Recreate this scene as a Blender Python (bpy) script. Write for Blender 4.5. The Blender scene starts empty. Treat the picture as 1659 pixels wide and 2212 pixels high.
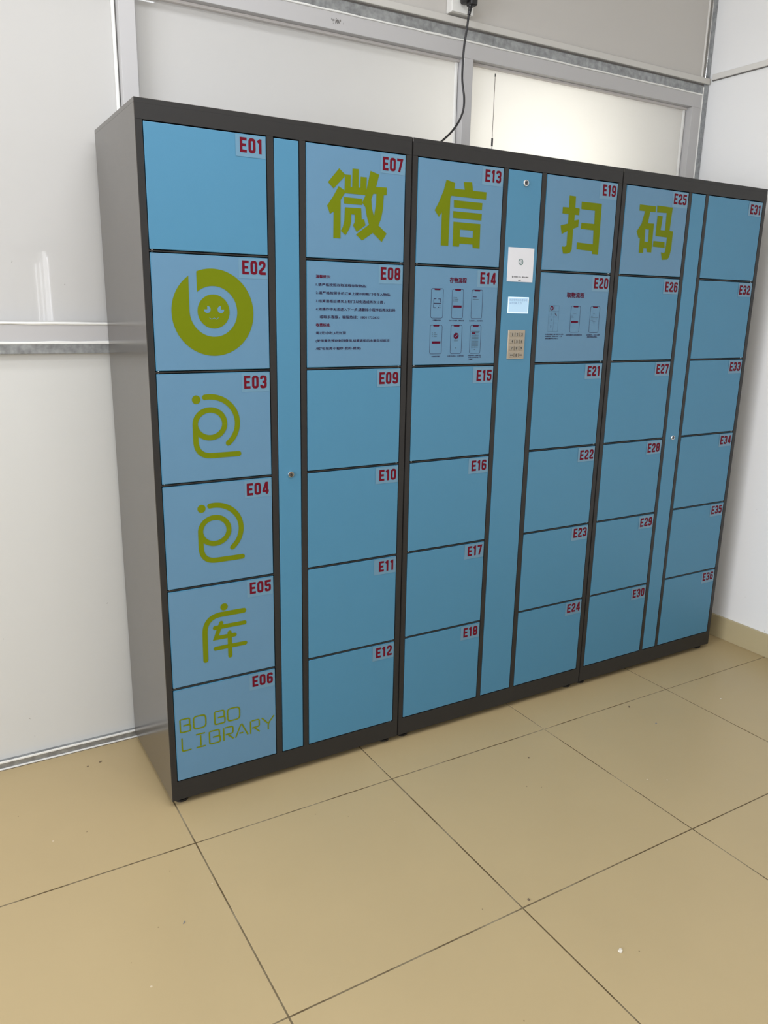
import bpy, bmesh, math, random
from mathutils import Matrix, Vector
from mathutils.geometry import tessellate_polygon
random.seed(7)
SC = bpy.context.scene
COL = SC.collection

# ------------------------------------------------------------------ camera
cam_d = bpy.data.cameras.new('camera')
cam = bpy.data.objects.new('camera', cam_d)
COL.objects.link(cam)
cam_d.sensor_fit = 'HORIZONTAL'
cam_d.sensor_width = 36.0
cam_d.lens = 1699.34 * 36.0 / 1659.0
cam_d.clip_start = 0.05
cam.matrix_world = Matrix(((0.86159035, 0.11199517, -0.49509509, -0.49828),
                           (-0.50724814, 0.22649176, -0.83150515, -1.98524),
                           (0.0190104, 0.96755287, 0.25195246, 1.39762),
                           (0, 0, 0, 1)))
SC.camera = cam

# ------------------------------------------------------------------ world, lights, exposure
world = bpy.data.worlds.new('world')
SC.world = world
world.use_nodes = True
world.node_tree.nodes['Background'].inputs[0].default_value = (0.8, 0.86, 1.0, 1)
world.node_tree.nodes['Background'].inputs[1].default_value = 0.02


def area(name, loc, direction, sx, sy, power, color):
    d = bpy.data.lights.new(name, 'AREA')
    d.shape = 'RECTANGLE'
    d.size, d.size_y = sx, sy
    d.energy = power
    d.color = color
    o = bpy.data.objects.new(name, d)
    COL.objects.link(o)
    o.location = loc
    o.rotation_euler = Vector(direction).to_track_quat('-Z', 'Y').to_euler()
    return o


area('daylight_left_window', (-3.30, -1.75, 1.62), (1, 0, 0), 2.3, 1.25, 118, (0.92, 0.97, 1.06))
area('ceiling_lamp_near', (-0.15, -0.50, 2.94), (0, 0, -1), 1.2, 0.3, 11.5, (0.93, 0.97, 1.04))
area('ceiling_fill_far', (0.22, -1.62, 2.94), (0, 0, -1), 1.2, 0.3, 25, (0.93, 0.97, 1.04))  # unseen ceiling light added as fill for the room
area('corridor_lamp_behind_pane', (1.66, 0.98, 1.88), (0, -1, 0), 0.6, 0.5, 60, (1.0, 0.99, 0.97))

SC.view_settings.view_transform = 'Standard'
SC.view_settings.look = 'None'
SC.view_settings.exposure = 0.0
SC.view_settings.gamma = 1.0
SC.view_settings.use_curve_mapping = False


# ------------------------------------------------------------------ materials
def srgb(r, g, b):
    f = lambda c: (c / 255 / 12.92) if c / 255 <= 0.04045 else ((c / 255 + 0.055) / 1.055) ** 2.4
    return (f(r), f(g), f(b), 1)


def mat(name, color, rough=0.5, metal=0.0, spec=0.5, var=0.0, vscale=6.0, bump=0.0, bscale=400.0,
        emit=None, estr=0.0, rvar=0.0):
    m = bpy.data.materials.new(name)
    m.use_nodes = True
    nt = m.node_tree
    b = nt.nodes['Principled BSDF']
    b.inputs['Base Color'].default_value = color if len(color) == 4 else (*color, 1)
    b.inputs['Roughness'].default_value = rough
    b.inputs['Metallic'].default_value = metal
    b.inputs['Specular IOR Level'].default_value = spec
    if emit:
        b.inputs['Emission Color'].default_value = (*emit, 1)
        b.inputs['Emission Strength'].default_value = estr
    geo = nt.nodes.new('ShaderNodeNewGeometry') if (var or bump or rvar) else None
    if var:
        n = nt.nodes.new('ShaderNodeTexNoise')
        n.inputs['Scale'].default_value = vscale
        n.inputs['Detail'].default_value = 5
        nt.links.new(geo.outputs['Position'], n.inputs['Vector'])
        mx = nt.nodes.new('ShaderNodeMix')
        mx.data_type = 'RGBA'
        c = b.inputs['Base Color'].default_value
        mx.inputs[6].default_value = tuple(max(0, x * (1 - var)) for x in c[:3]) + (1,)
        mx.inputs[7].default_value = tuple(min(1, x * (1 + var)) for x in c[:3]) + (1,)
        nt.links.new(n.outputs['Fac'], mx.inputs[0])
        nt.links.new(mx.outputs[2], b.inputs['Base Color'])
    if rvar:
        n = nt.nodes.new('ShaderNodeTexNoise')
        n.inputs['Scale'].default_value = vscale * 2
        nt.links.new(geo.outputs['Position'], n.inputs['Vector'])
        mr = nt.nodes.new('ShaderNodeMapRange')
        mr.inputs[3].default_value = max(0.02, rough - rvar)
        mr.inputs[4].default_value = rough + rvar
        nt.links.new(n.outputs['Fac'], mr.inputs[0])
        nt.links.new(mr.outputs[0], b.inputs['Roughness'])
    if bump:
        n = nt.nodes.new('ShaderNodeTexNoise')
        n.inputs['Scale'].default_value = bscale
        n.inputs['Detail'].default_value = 2
        nt.links.new(geo.outputs['Position'], n.inputs['Vector'])
        bp = nt.nodes.new('ShaderNodeBump')
        bp.inputs['Strength'].default_value = bump
        bp.inputs['Distance'].default_value = 0.0006
        nt.links.new(n.outputs['Fac'], bp.inputs['Height'])
        nt.links.new(bp.outputs[0], b.inputs['Normal'])
    return m


def add_specks(m, scale, thresh, dark, amount):
    """sparse dirty specks mixed over the base colour"""
    nt = m.node_tree
    b = nt.nodes['Principled BSDF']
    geo = nt.nodes.new('ShaderNodeNewGeometry')
    v = nt.nodes.new('ShaderNodeTexVoronoi')
    v.inputs['Scale'].default_value = scale
    nt.links.new(geo.outputs['Position'], v.inputs['Vector'])
    n = nt.nodes.new('ShaderNodeTexNoise')
    n.inputs['Scale'].default_value = 3.1
    nt.links.new(geo.outputs['Position'], n.inputs['Vector'])
    lt = nt.nodes.new('ShaderNodeMath')
    lt.operation = 'LESS_THAN'
    lt.inputs[1].default_value = thresh
    nt.links.new(v.outputs['Distance'], lt.inputs[0])
    sep = nt.nodes.new('ShaderNodeSeparateColor')
    nt.links.new(v.outputs['Color'], sep.inputs[0])
    gt = nt.nodes.new('ShaderNodeMath')
    gt.operation = 'GREATER_THAN'
    gt.inputs[1].default_value = 1 - amount
    nt.links.new(sep.outputs[0], gt.inputs[0])
    mu = nt.nodes.new('ShaderNodeMath')
    mu.operation = 'MULTIPLY'
    nt.links.new(lt.outputs[0], mu.inputs[0])
    nt.links.new(gt.outputs[0], mu.inputs[1])
    mx = nt.nodes.new('ShaderNodeMix')
    mx.data_type = 'RGBA'
    src = b.inputs['Base Color'].links[0].from_socket if b.inputs['Base Color'].links else None
    if src:
        nt.links.new(src, mx.inputs[6])
    else:
        mx.inputs[6].default_value = b.inputs['Base Color'].default_value
    mx.inputs[7].default_value = dark
    nt.links.new(mu.outputs[0], mx.inputs[0])
    nt.links.new(mx.outputs[2], b.inputs['Base Color'])


M = {}
M['tile'] = mat('tan_floor_tile', (0.460, 0.350, 0.186), 0.34, spec=0.35, var=0.07, vscale=2.2, bump=0.05, bscale=30, rvar=0.06)
add_specks(M['tile'], 26, 0.045, (0.22, 0.16, 0.08, 1), 0.07)
add_specks(M['tile'], 19, 0.05, (0.62, 0.52, 0.36, 1), 0.04)
M['base_tile'] = mat('beige_skirting_tile', (0.50, 0.42, 0.25), 0.4, spec=0.35, var=0.05, vscale=5)
M['grout'] = mat('dirty_grout', (0.12, 0.085, 0.04), 0.9, spec=0.1)
# grout: brown joint with stretches filled level in tile colour
_nt = M['grout'].node_tree
_g = _nt.nodes.new('ShaderNodeNewGeometry')
_n = _nt.nodes.new('ShaderNodeTexNoise')
_n.inputs['Scale'].default_value = 7
_n.inputs['Detail'].default_value = 4
_r = _nt.nodes.new('ShaderNodeValToRGB')
_r.color_ramp.elements[0].position = 0.42
_r.color_ramp.elements[0].color = (0.115, 0.082, 0.042, 1)
_r.color_ramp.elements[1].position = 0.68
_r.color_ramp.elements[1].color = (0.30, 0.25, 0.16, 1)
_nt.links.new(_g.outputs['Position'], _n.inputs['Vector'])
_nt.links.new(_n.outputs['Fac'], _r.inputs[0])
_nt.links.new(_r.outputs[0], _nt.nodes['Principled BSDF'].inputs['Base Color'])

M['wall'] = mat('cream_painted_wall', (0.80, 0.79, 0.765), 0.45, spec=0.3, var=0.015, vscale=1.5, bump=0.03, bscale=60)
M['rwall'] = mat('white_painted_wall', (0.89, 0.885, 0.875), 0.5, spec=0.3, var=0.015, vscale=1.5, bump=0.04, bscale=50)
add_specks(M['rwall'], 14, 0.04, (0.3, 0.26, 0.2, 1), 0.04)
M['board'] = mat('glossy_laminate_board', (0.635, 0.628, 0.595), 0.30, spec=0.45, var=0.012, vscale=2)
add_specks(M['board'], 11, 0.05, (0.25, 0.2, 0.13, 1), 0.05)
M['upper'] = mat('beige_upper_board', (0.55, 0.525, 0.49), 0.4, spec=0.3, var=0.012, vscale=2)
M['frame'] = mat('white_aluminium_frame', (0.50, 0.487, 0.480), 0.38, spec=0.5, var=0.01, vscale=4)
M['seal'] = mat('white_silicone', (0.82, 0.81, 0.77), 0.35, spec=0.5)
M['trim'] = mat('cream_plastic_trim', (0.74, 0.72, 0.68), 0.35, spec=0.5)
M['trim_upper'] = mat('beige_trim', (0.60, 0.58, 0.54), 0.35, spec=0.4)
M['galv'] = mat('galvanised_steel', (0.33, 0.34, 0.345), 0.40, metal=0.65, var=0.62, vscale=60, bump=0.35, bscale=90, rvar=0.1)
M['bead'] = mat('glazing_bead_pane_glow', (0.68, 0.64, 0.61), 0.4)  # tint lightened to carry the pane's glow on the bead
M['smear_shade'] = mat('dark_smear_and_gap_shade', (0.16, 0.15, 0.14), 0.8)  # real smear on the head rail; also paints shade in trim gaps

# frosted pane: part diffuse, part translucent, polished face
m = bpy.data.materials.new('frosted_pane')
m.use_nodes = True
nt = m.node_tree
b = nt.nodes['Principled BSDF']
b.inputs['Base Color'].default_value = (0.69, 0.675, 0.65, 1)
b.inputs['Roughness'].default_value = 0.015
b.inputs['Specular IOR Level'].default_value = 0.45
tr = nt.nodes.new('ShaderNodeBsdfTranslucent')
tr.inputs[0].default_value = (0.86, 0.85, 0.80, 1)
mix = nt.nodes.new('ShaderNodeMixShader')
mix.inputs[0].default_value = 0.22
nt.links.new(b.outputs[0], mix.inputs[1])
nt.links.new(tr.outputs[0], mix.inputs[2])
nt.links.new(mix.outputs[0], nt.nodes['Material Output'].inputs['Surface'])
M['pane'] = m

M['paint'] = mat('dark_grey_powder_coat', (0.026, 0.0245, 0.0235), 0.40, spec=0.3, bump=0.10, bscale=500)
M['side'] = mat('dark_grey_paint_side_light', (0.062, 0.053, 0.044), 0.18, spec=0.68, bump=0.02, bscale=300)  # same paint as the front, base lightened for light on the side
M['side'].node_tree.nodes['Principled BSDF'].inputs['IOR'].default_value = 1.75
M['blue'] = mat('blue_powder_coat', (0.068, 0.228, 0.365), 0.42, spec=0.42, var=0.02, vscale=9, bump=0.13, bscale=520)
M['film'] = mat('blue_matt_vinyl', (0.108, 0.236, 0.365), 0.46, spec=0.45, var=0.03, vscale=14, bump=0.10, bscale=430)
M['sticker'] = mat('pale_sticker_film', (0.112, 0.250, 0.365), 0.32, spec=0.9, bump=0.06, bscale=400)
M['red'] = mat('dark_red_print', (0.135, 0.004, 0.014), 0.6, spec=0.12)
M['green'] = mat('olive_green_print', (0.150, 0.190, 0.002), 0.6, spec=0.12, bump=0.06, bscale=430)
M['ink'] = mat('purple_black_ink', (0.030, 0.006, 0.035), 0.6, spec=0.1)
M['maroon'] = mat('maroon_ink', (0.095, 0.003, 0.02), 0.6, spec=0.1)
M['paleink'] = mat('grey_blue_ink', (0.06, 0.12, 0.17), 0.5)
M['chrome'] = mat('chrome', (0.80, 0.80, 0.80), 0.12, metal=1.0)
M['gun'] = mat('dark_lock_core', (0.16, 0.16, 0.17), 0.25, metal=0.9)
M['pin'] = mat('bright_steel_pin', (0.75, 0.75, 0.78), 0.3, metal=0.9)
M['dark'] = mat('dark_keyway', (0.02, 0.02, 0.022), 0.3)
M['keypad'] = mat('brushed_steel_keypad', (0.42, 0.36, 0.28), 0.38, metal=0.55, bump=0.1, bscale=300)
M['key'] = mat('steel_key', (0.36, 0.32, 0.26), 0.3, metal=0.6)
M['paper'] = mat('white_sheet', (0.72, 0.72, 0.75), 0.4)
M['black_ink'] = mat('black_ink', (0.02, 0.02, 0.02), 0.5)
M['tealink'] = mat('dark_teal_ink', (0.04, 0.13, 0.12), 0.5)
M['screen'] = mat('lit_display', (0.30, 0.42, 0.5), 0.2, emit=(0.44, 0.66, 0.88), estr=0.5)
M['screen_edge'] = mat('lit_display_edge', (0.4, 0.5, 0.6), 0.2, emit=(0.72, 0.9, 1.0), estr=0.8)
M['lcd_ink'] = mat('lcd_text', (0.12, 0.2, 0.3), 0.4, emit=(0.25, 0.38, 0.55), estr=0.5)
M['rubber'] = mat('black_rubber', (0.012, 0.011, 0.012), 0.38, spec=0.5)
M['black'] = mat('black_plastic', (0.015, 0.014, 0.015), 0.4)
M['brass'] = mat('dark_metal_rod', (0.12, 0.10, 0.08), 0.35, metal=0.6)
M['crumb'] = mat('white_plaster_crumb', (0.72, 0.66, 0.55), 0.8)
M['dust'] = mat('brown_dirt', (0.14, 0.10, 0.06), 0.8)
M['shard'] = mat('grey_shard', (0.25, 0.25, 0.24), 0.5)


# ------------------------------------------------------------------ mesh helpers
class MB:
    def __init__(s):
        s.v, s.f, s.mi, s.mats = [], [], [], []

    def _m(s, m):
        if m not in s.mats:
            s.mats.append(m)
        return s.mats.index(m)

    def add(s, vs, fs, m):
        k = len(s.v)
        i = s._m(m)
        s.v += [tuple(p) for p in vs]
        for f in fs:
            s.f.append(tuple(k + a for a in f))
            s.mi.append(i)

    def box(s, x0, x1, y0, y1, z0, z1, m, bev=0.0, seg=1):
        bm = bmesh.new()
        bmesh.ops.create_cube(bm, size=1.0)
        for v in bm.verts:
            v.co = Vector(((x0 + x1) / 2 + v.co.x * (x1 - x0), (y0 + y1) / 2 + v.co.y * (y1 - y0),
                           (z0 + z1) / 2 + v.co.z * (z1 - z0)))
        if bev:
            bmesh.ops.bevel(bm, geom=bm.edges[:], offset=bev, segments=seg, affect='EDGES', profile=0.6)
        s.bm(bm, m)

    def bm(s, bm, m):
        bm.verts.index_update()
        s.add([v.co[:] for v in bm.verts], [[v.index for v in f.verts] for f in bm.faces], m)
        bm.free()

    def poly(s, loops, y, m):
        """flat print in the x-z plane; loops in metres, first = outline, rest = holes"""
        ls = [[Vector((a, b, 0)) for a, b in L] for L in loops]
        flat = [p for L in ls for p in L]
        tris = tessellate_polygon(ls)
        fs = []
        for t in tris:
            a, b, c = (flat[i] for i in t)
            # face towards -y
            if (b - a).cross(c - a).z < 0:
                t = (t[0], t[2], t[1])
            fs.append(t)
        s.add([(p.x, y, p.y) for p in flat], fs, m)

    def rect(s, x0, x1, z0, z1, y, m):
        s.add([(x0, y, z0), (x1, y, z0), (x1, y, z1), (x0, y, z1)], [(0, 1, 2, 3)], m)

    def disc(s, cx, cz, r, y, m, n=40, a0=0, a1=360, rz=None):
        rz = rz or r
        pts = [(cx + r * math.cos(math.radians(a0 + (a1 - a0) * i / n)),
                cz + rz * math.sin(math.radians(a0 + (a1 - a0) * i / n))) for i in range(n + (0 if a1 - a0 == 360 else 1))]
        if a1 - a0 != 360:
            pts = [(cx, cz)] + pts
        s.poly([pts], y, m)

    def stroke(s, pts, w, y, m, closed=False, round_cap=False):
        P = [Vector(p) for p in pts]
        n = len(P)
        L, R = [], []
        for i in range(n):
            if closed:
                a, b = P[i - 1], P[(i + 1) % n]
            else:
                a, b = P[max(0, i - 1)], P[min(n - 1, i + 1)]
            d1 = (P[i] - a).normalized() if (P[i] - a).length > 1e-9 else None
            d2 = (b - P[i]).normalized() if (b - P[i]).length > 1e-9 else None
            if d1 is None: d1 = d2
            if d2 is None: d2 = d1
            n1 = Vector((-d1.y, d1.x)); n2 = Vector((-d2.y, d2.x))
            nn = n1 + n2
            nn = n1 if nn.length < 1e-6 else nn.normalized()
            k = min(1.8, 1 / max(0.4, nn.dot(n1)))
            L.append(P[i] + nn * w / 2 * k)
            R.append(P[i] - nn * w / 2 * k)
        vs = [(p.x, y - i * 1.2e-5, p.y) for i, p in enumerate(L)] + [(p.x, y - i * 1.2e-5, p.y) for i, p in enumerate(R)]
        fs = []
        for i in range(n if closed else n - 1):
            j = (i + 1) % n
            fs.append((i, n + i, n + j, j))
        s.add(vs, fs, m)
        if round_cap and not closed:
            for e in (0, -1):
                s.disc(P[e].x, P[e].y, w / 2, y - 0.00001, m, n=16)

    def tube(s, pts, r, m, n=10, cap=True):
        P = [Vector(p) for p in pts]
        rs = r if isinstance(r, (list, tuple)) else [r] * len(P)
        up = Vector((0, 0, 1))
        rings = []
        for i, p in enumerate(P):
            t = (P[min(i + 1, len(P) - 1)] - P[max(i - 1, 0)]).normalized()
            ref = up if abs(t.z) < 0.9 else Vector((0, 1, 0))
            a = t.cross(ref).normalized()
            bb = t.cross(a)
            rings.append([p + (a * math.cos(2 * math.pi * k / n) + bb * math.sin(2 * math.pi * k / n)) * rs[i] for k in range(n)])
        vs = [v for rg in rings for v in rg]
        fs = []
        for i in range(len(P) - 1):
            for k in range(n):
                k2 = (k + 1) % n
                fs.append((i * n + k, i * n + k2, (i + 1) * n + k2, (i + 1) * n + k))
        if cap:
            fs.append(tuple(range(n)))
            fs.append(tuple(reversed(range((len(P) - 1) * n, len(P) * n))))
        s.add(vs, fs, m)

    def lathe_y(s, cx, y0, cz, prof, m, n=28):
        """prof: (distance towards the viewer, radius)"""
        vs, fs = [], []
        for d, r in prof:
            for k in range(n):
                a = 2 * math.pi * k / n
                vs.append((cx + r * math.cos(a), y0 - d, cz + r * math.sin(a)))
        for i in range(len(prof) - 1):
            for k in range(n):
                k2 = (k + 1) % n
                fs.append((i * n + k, i * n + k2, (i + 1) * n + k2, (i + 1) * n + k))
        fs.append(tuple(range((len(prof) - 1) * n, len(prof) * n)))
        s.add(vs, fs, m)

    def build(s, name, parent=None, smooth=False):
        me = bpy.data.meshes.new(name)
        me.from_pydata(s.v, [], s.f)
        for mm in s.mats:
            me.materials.append(mm)
        me.polygons.foreach_set('material_index', s.mi)
        if smooth:
            me.polygons.foreach_set('use_smooth', [True] * len(s.f))
        me.update()
        o = bpy.data.objects.new(name, me)
        COL.objects.link(o)
        if parent:
            o.parent = parent
            o.matrix_parent_inverse = Matrix.Translation(-parent.location) if parent.parent is None else Matrix()
        return o


def thing(name, label, cat, loc=(0, 0, 0), group=None):
    o = bpy.data.objects.new(name, None)
    COL.objects.link(o)
    o.location = loc
    o.empty_display_size = 0.1
    o['label'] = label
    o['category'] = cat
    if group:
        o['group'] = group
    return o


def tag(o, label, cat, group=None):
    o['label'] = label
    o['category'] = cat
    if group:
        o['group'] = group
    return o


def struct(o, label=None):
    o['kind'] = 'structure'
    if label:
        o['label'] = label
    return o


def sempty(name, label=None):
    o = bpy.data.objects.new(name, None)
    COL.objects.link(o)
    return struct(o, label)


def text_into(mb, body, x0, x1, z0, z1, y, m, bold=0.0):
    """lettering fitted to the rectangle x0..x1, z0..z1 and added to the print mesh"""
    cu = bpy.data.curves.new('lettering', 'FONT')
    cu.body = body
    cu.size = 1.0
    cu.resolution_u = 2
    o = bpy.data.objects.new('lettering', cu)
    COL.objects.link(o)
    bpy.context.view_layer.update()
    me = bpy.data.meshes.new_from_object(o.evaluated_get(bpy.context.evaluated_depsgraph_get()))
    xs = [v.co.x for v in me.vertices]
    ys = [v.co.y for v in me.vertices]
    if xs:
        ax, bx, ay, by = min(xs), max(xs), min(ys), max(ys)
        kx, ky = (x1 - x0) / (bx - ax), (z1 - z0) / (by - ay)
        # heavier weights are drawn as several slightly shifted impressions
        n = 4 if bold > .015 else 3 if bold > .008 else 2
        sp = (z1 - z0) * (0.075 if bold > .015 else 0.045 if bold >= 0 else 0.02)
        for q in range(n):
            dx = (q / (n - 1) - .5) * sp
            dz = (q % 2 - .5) * sp * .5
            mb.add([(x0 + (v.co.x - ax) * kx + dx, y - q * 2e-5, z0 + (v.co.y - ay) * ky + dz) for v in me.vertices],
                   [tuple(p.vertices) for p in me.polygons], m)
    bpy.data.objects.remove(o)
    bpy.data.curves.remove(cu)
    bpy.data.meshes.remove(me)


def fillet(pts, r, closed=False, n=5):
    P = [Vector(p) for p in pts]
    out = []
    N = len(P)
    for i in range(N):
        if not closed and i in (0, N - 1):
            out.append(P[i][:])
            continue
        a, b, c = P[i - 1], P[i], P[(i + 1) % N]
        d1, d2 = (a - b), (c - b)
        k = min(r, d1.length * 0.49, d2.length * 0.49)
        p, q = b + d1.normalized() * k, b + d2.normalized() * k
        for j in range(n + 1):
            t = j / n
            out.append(((1 - t) ** 2 * p + 2 * t * (1 - t) * b + t * t * q)[:])
    return out


# ------------------------------------------------------------------ room shell
XR = 2.472      # right wall
YW = 0.440      # face of the partition framing
YP = 0.452      # board face behind the framing
S = 0.61327
OX, OY = 0.01126, -0.17829
YF, XL, ZC = -4.6, -3.4, 3.0

g = MB()
g.box(XL, XR + 0.1, YF, 0.60, -0.06, -0.0008, M['grout'])
floor = struct(g.build('floor'), 'beige tiled floor with dark dirty joints')
gap = 0.0039
full = None
for i in range(-6, 5):
    for j in range(-8, 2):
        x0, x1 = OX + i * S + gap / 2, OX + (i + 1) * S - gap / 2
        y0, y1 = OY + j * S + gap / 2, OY + (j + 1) * S - gap / 2
        x0, x1 = max(x0, XL), min(x1, XR - 0.002)
        y0, y1 = max(y0, YF), min(y1, YP + 0.02)
        if x1 - x0 < 0.03 or y1 - y0 < 0.03:
            continue
        cx, cy = (x0 + x1) / 2, (y0 + y1) / 2
        if full and abs(x1 - x0 - (S - gap)) < 1e-4 and abs(y1 - y0 - (S - gap)) < 1e-4:
            o = full.copy()
            COL.objects.link(o)
        else:
            t = MB()
            hx, hy = (x1 - x0) / 2, (y1 - y0) / 2
            t.box(-hx, hx, -hy, hy, -0.008, 0, M['tile'], 0.0009, 2)
            o = t.build('floor_tile')
            if abs(x1 - x0 - (S - gap)) < 1e-4 and abs(y1 - y0 - (S - gap)) < 1e-4:
                full = o
        o.parent = floor
        o.location = (cx + random.uniform(-.0004, .0004), cy + random.uniform(-.0004, .0004), random.uniform(-.0003, .0))
        o.rotation_euler = (random.uniform(-.0004, .0004), random.uniform(-.0004, .0004), random.uniform(-.0006, .0006))

g = MB(); g.box(XR, XR + 0.1, YF, 0.60, 0, ZC, M['rwall'])
wr = struct(g.build('wall_right'), 'white wall right of the lockers')
g = MB(); g.box(XL - 0.1, XL, YF, 0.60, 0, ZC, M['wall'])
struct(g.build('wall_left'))
g = MB(); g.box(XL, XR, YF - 0.1, YF, 0, ZC, M['wall'])
struct(g.build('wall_front'))
g = MB(); g.box(XL - 0.1, XR + 0.1, YF - 0.1, 0.60, ZC, ZC + 0.1, M['rwall'])
struct(g.build('ceiling'))
g = MB(); g.box(XR - 0.013, XR - 0.0005, YF, YW + 0.01, 0.0, 0.0985, M['base_tile'], 0.001)
struct(g.build('baseboard_right'), 'beige tile skirting along the right wall')

# unseen bright strips added behind the camera, shaped to reflect as streaks in the pane
M['streak_glow'] = mat('streak_glow_strip', (0.8, 0.8, 0.85), 0.3, emit=(0.95, 0.97, 1.0), estr=6.0)  # emission added so the strips show up as reflected streaks
w2 = sempty('streak_strips', 'added bright strips facing the lockers, reflected in the left pane')
g = MB()
for a, b_, c, d in ((0.05, 1.05, 1.80, 1.86), (0.05, 1.05, 0.80, 0.86), (0.05, 0.11, 0.86, 1.80), (0.99, 1.05, 0.86, 1.80)):
    g.box(a, b_, YF, YF + 0.04, c, d, M['frame'])
g.build('streak_frame', w2)
for a, b_, zt_ in ((.490, .496, 1.70), (.526, .533, 1.71), (.558, .582, 1.80), (.592, .598, 1.76), (.17, .31, 1.60)):
    g = MB(); g.box(a, b_, YF + 0.001, YF + 0.02, 0.86, zt_, M['streak_glow'] if a > .4 else M['paper']); g.build('streak_strip', w2)

# back partition
wb = sempty('wall_back', 'white panelled partition behind the lockers')
g = MB(); g.box(XL, XR, YP + 0.008, YP + 0.04, 0.0, 1.262, M['board'])
g.build('lower_panel', wb)
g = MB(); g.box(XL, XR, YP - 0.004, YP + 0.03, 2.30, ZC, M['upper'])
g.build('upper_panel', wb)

# galvanised framing
def galv_rail(name, x0, x1, z0, z1, label, y=YW, lip=None):
    g = MB()
    g.box(x0, x1, y, YP + 0.012, z0, z1, M['galv'], 0.0012)
    if lip:
        for (a, b, d, mm) in lip:
            g.box(x0, x1, y - d, y + 0.004, a, b, mm, 0.0006)
    return struct(g.build(name), label)

galv_rail('trim_1', XL, XR - 0.028, 2.272, 2.306, 'galvanised steel rail above the window frame')
galv_rail('trim_2', XL, XR, 1.2525, 1.2815, 'galvanised steel rail at mid height of the partition', y=YW - 0.004,
          lip=[(1.2795, 1.2835, 0.002, M['seal'])])
galv_rail('trim_3', XL, XR, 0.003, 0.0235, 'galvanised floor track of the partition', y=YW,
          lip=[(0.0205, 0.0262, 0.0015, M['seal'])])  # white lip stands in for the highlight on the track's top edge
g = MB()
g.box(XL, XR, YW - 0.0045, YW + 0.006, 0.0, 0.0038, M['seal'], 0.0012, 2)
struct(g.build('trim_4'), 'white sealant bead where the partition meets the floor')
g = MB()
g.box(XR - 0.031, XR - 0.001, YW - 0.001, YP, 0.0, 2.317, M['galv'], 0.0008)
g.box(XR - 0.031, XR - 0.001, YW - 0.001, YP, 2.334, ZC, M['galv'], 0.0008)
g.box(XR - 0.035, XR - 0.031, YW - 0.003, YP, 0.0, 2.300, M['seal'], 0.0008)
g.box(XR - 0.034, XR - 0.0315, YW - 0.005, YP, 2.334, ZC, M['chrome'], 0.0006)
g.box(XR - 0.046, XR - 0.041, YW + 0.002, YP, 2.334, ZC, M['trim'], 0.0006)
struct(g.build('trim_5'), 'galvanised corner strip between partition and right wall')
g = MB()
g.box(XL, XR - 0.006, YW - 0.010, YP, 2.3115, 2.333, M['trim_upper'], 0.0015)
g.box(XL, XR - 0.03, YW + 0.003, YP, 2.3055, 2.3120, M['smear_shade'])  # dark strip stands in for the shade inside the gap
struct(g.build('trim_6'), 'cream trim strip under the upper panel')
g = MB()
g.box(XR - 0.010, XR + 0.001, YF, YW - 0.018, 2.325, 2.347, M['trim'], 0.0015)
g.box(XR - 0.006, XR + 0.001, YF, YW - 0.018, 2.3222, 2.3255, M['smear_shade'])  # shadow line below the trim, painted as a thin dark strip
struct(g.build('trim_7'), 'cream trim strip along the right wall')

# window frame with frosted panes
win = sempty('window_1', 'white aluminium window frame with frosted panes')
FY = YW + 0.001
MX = [(0.0850, 0.1290), (1.2278, 1.2665), (2.386, 2.4365)]
g = MB(); g.box(XL, 2.4365, FY, YP + 0.045, 2.2205, 2.2705, M['frame'], 0.001); g.build('head_rail', win)
g = MB(); g.box(XL, XR, FY, YP + 0.045, 1.2835, 1.3325, M['frame'], 0.001); g.build('bottom_rail', win)
for a, b_ in MX:
    g = MB(); g.box(a, b_, FY, YP + 0.045, 1.3325, 2.2205, M['frame'], 0.001); g.build('mullion', win)
px = [(XL, 0.085), (0.129, 1.2278), (1.2665, 2.386)]
for a, b_ in px:
    g = MB(); g.box(a, b_, FY + 0.040, FY + 0.046, 1.3325, 2.2205, M['pane']); g.build('pane', win)
# glazing beads (inner step of the frame) and sealant
for a, b_ in px:
    g = MB()
    g.box(a, b_, FY + 0.024, FY + 0.040, 2.2125, 2.2205, M['bead'], 0.001)
    g.box(b_ - 0.012, b_ - 0.0035, FY + 0.030, FY + 0.040, 1.3325, 2.2125, M['seal'], 0.002, 2)
    g.box(a, a + 0.008, FY + 0.024, FY + 0.040, 1.3325, 2.2125, M['frame'], 0.001)
    g.build('glazing_bead', win)
random.seed(3)
def bead(name, x0, x1, z, y, r, n):
    g = MB()
    pts, rs = [], []
    for i in range(n + 1):
        pts.append((x0 + (x1 - x0) * i / n, y, z + random.uniform(-.0006, .0006)))
        rs.append(r * random.uniform(0.8, 1.25))
    g.tube(pts, rs, M['seal'], 8)
    return g.build(name, win, smooth=True)
bead('sealant_bead', XL, 2.436, 2.2716, FY - 0.0005, 0.0032, 120)
bead('sealant_bead', XL, 0.6, 1.336, FY + 0.0, 0.0042, 70)
bead('sealant_bead', XL, 0.6, 1.2845, YW - 0.003, 0.0028, 70)
g = MB()
for k in range(26):
    x = 0.742 + random.gauss(0.0, 0.011)
    z = 2.2465 + random.gauss(0, 0.0035)
    g.rect(x, x + random.uniform(.0006, .003), z - random.uniform(.001, .005), z + random.uniform(.001, .004), FY - 0.0004 - k * 1e-6, M['smear_shade'])
sm = g.build('smudge', win)
sm['label'] = 'dark smudge on the white head rail'

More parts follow.
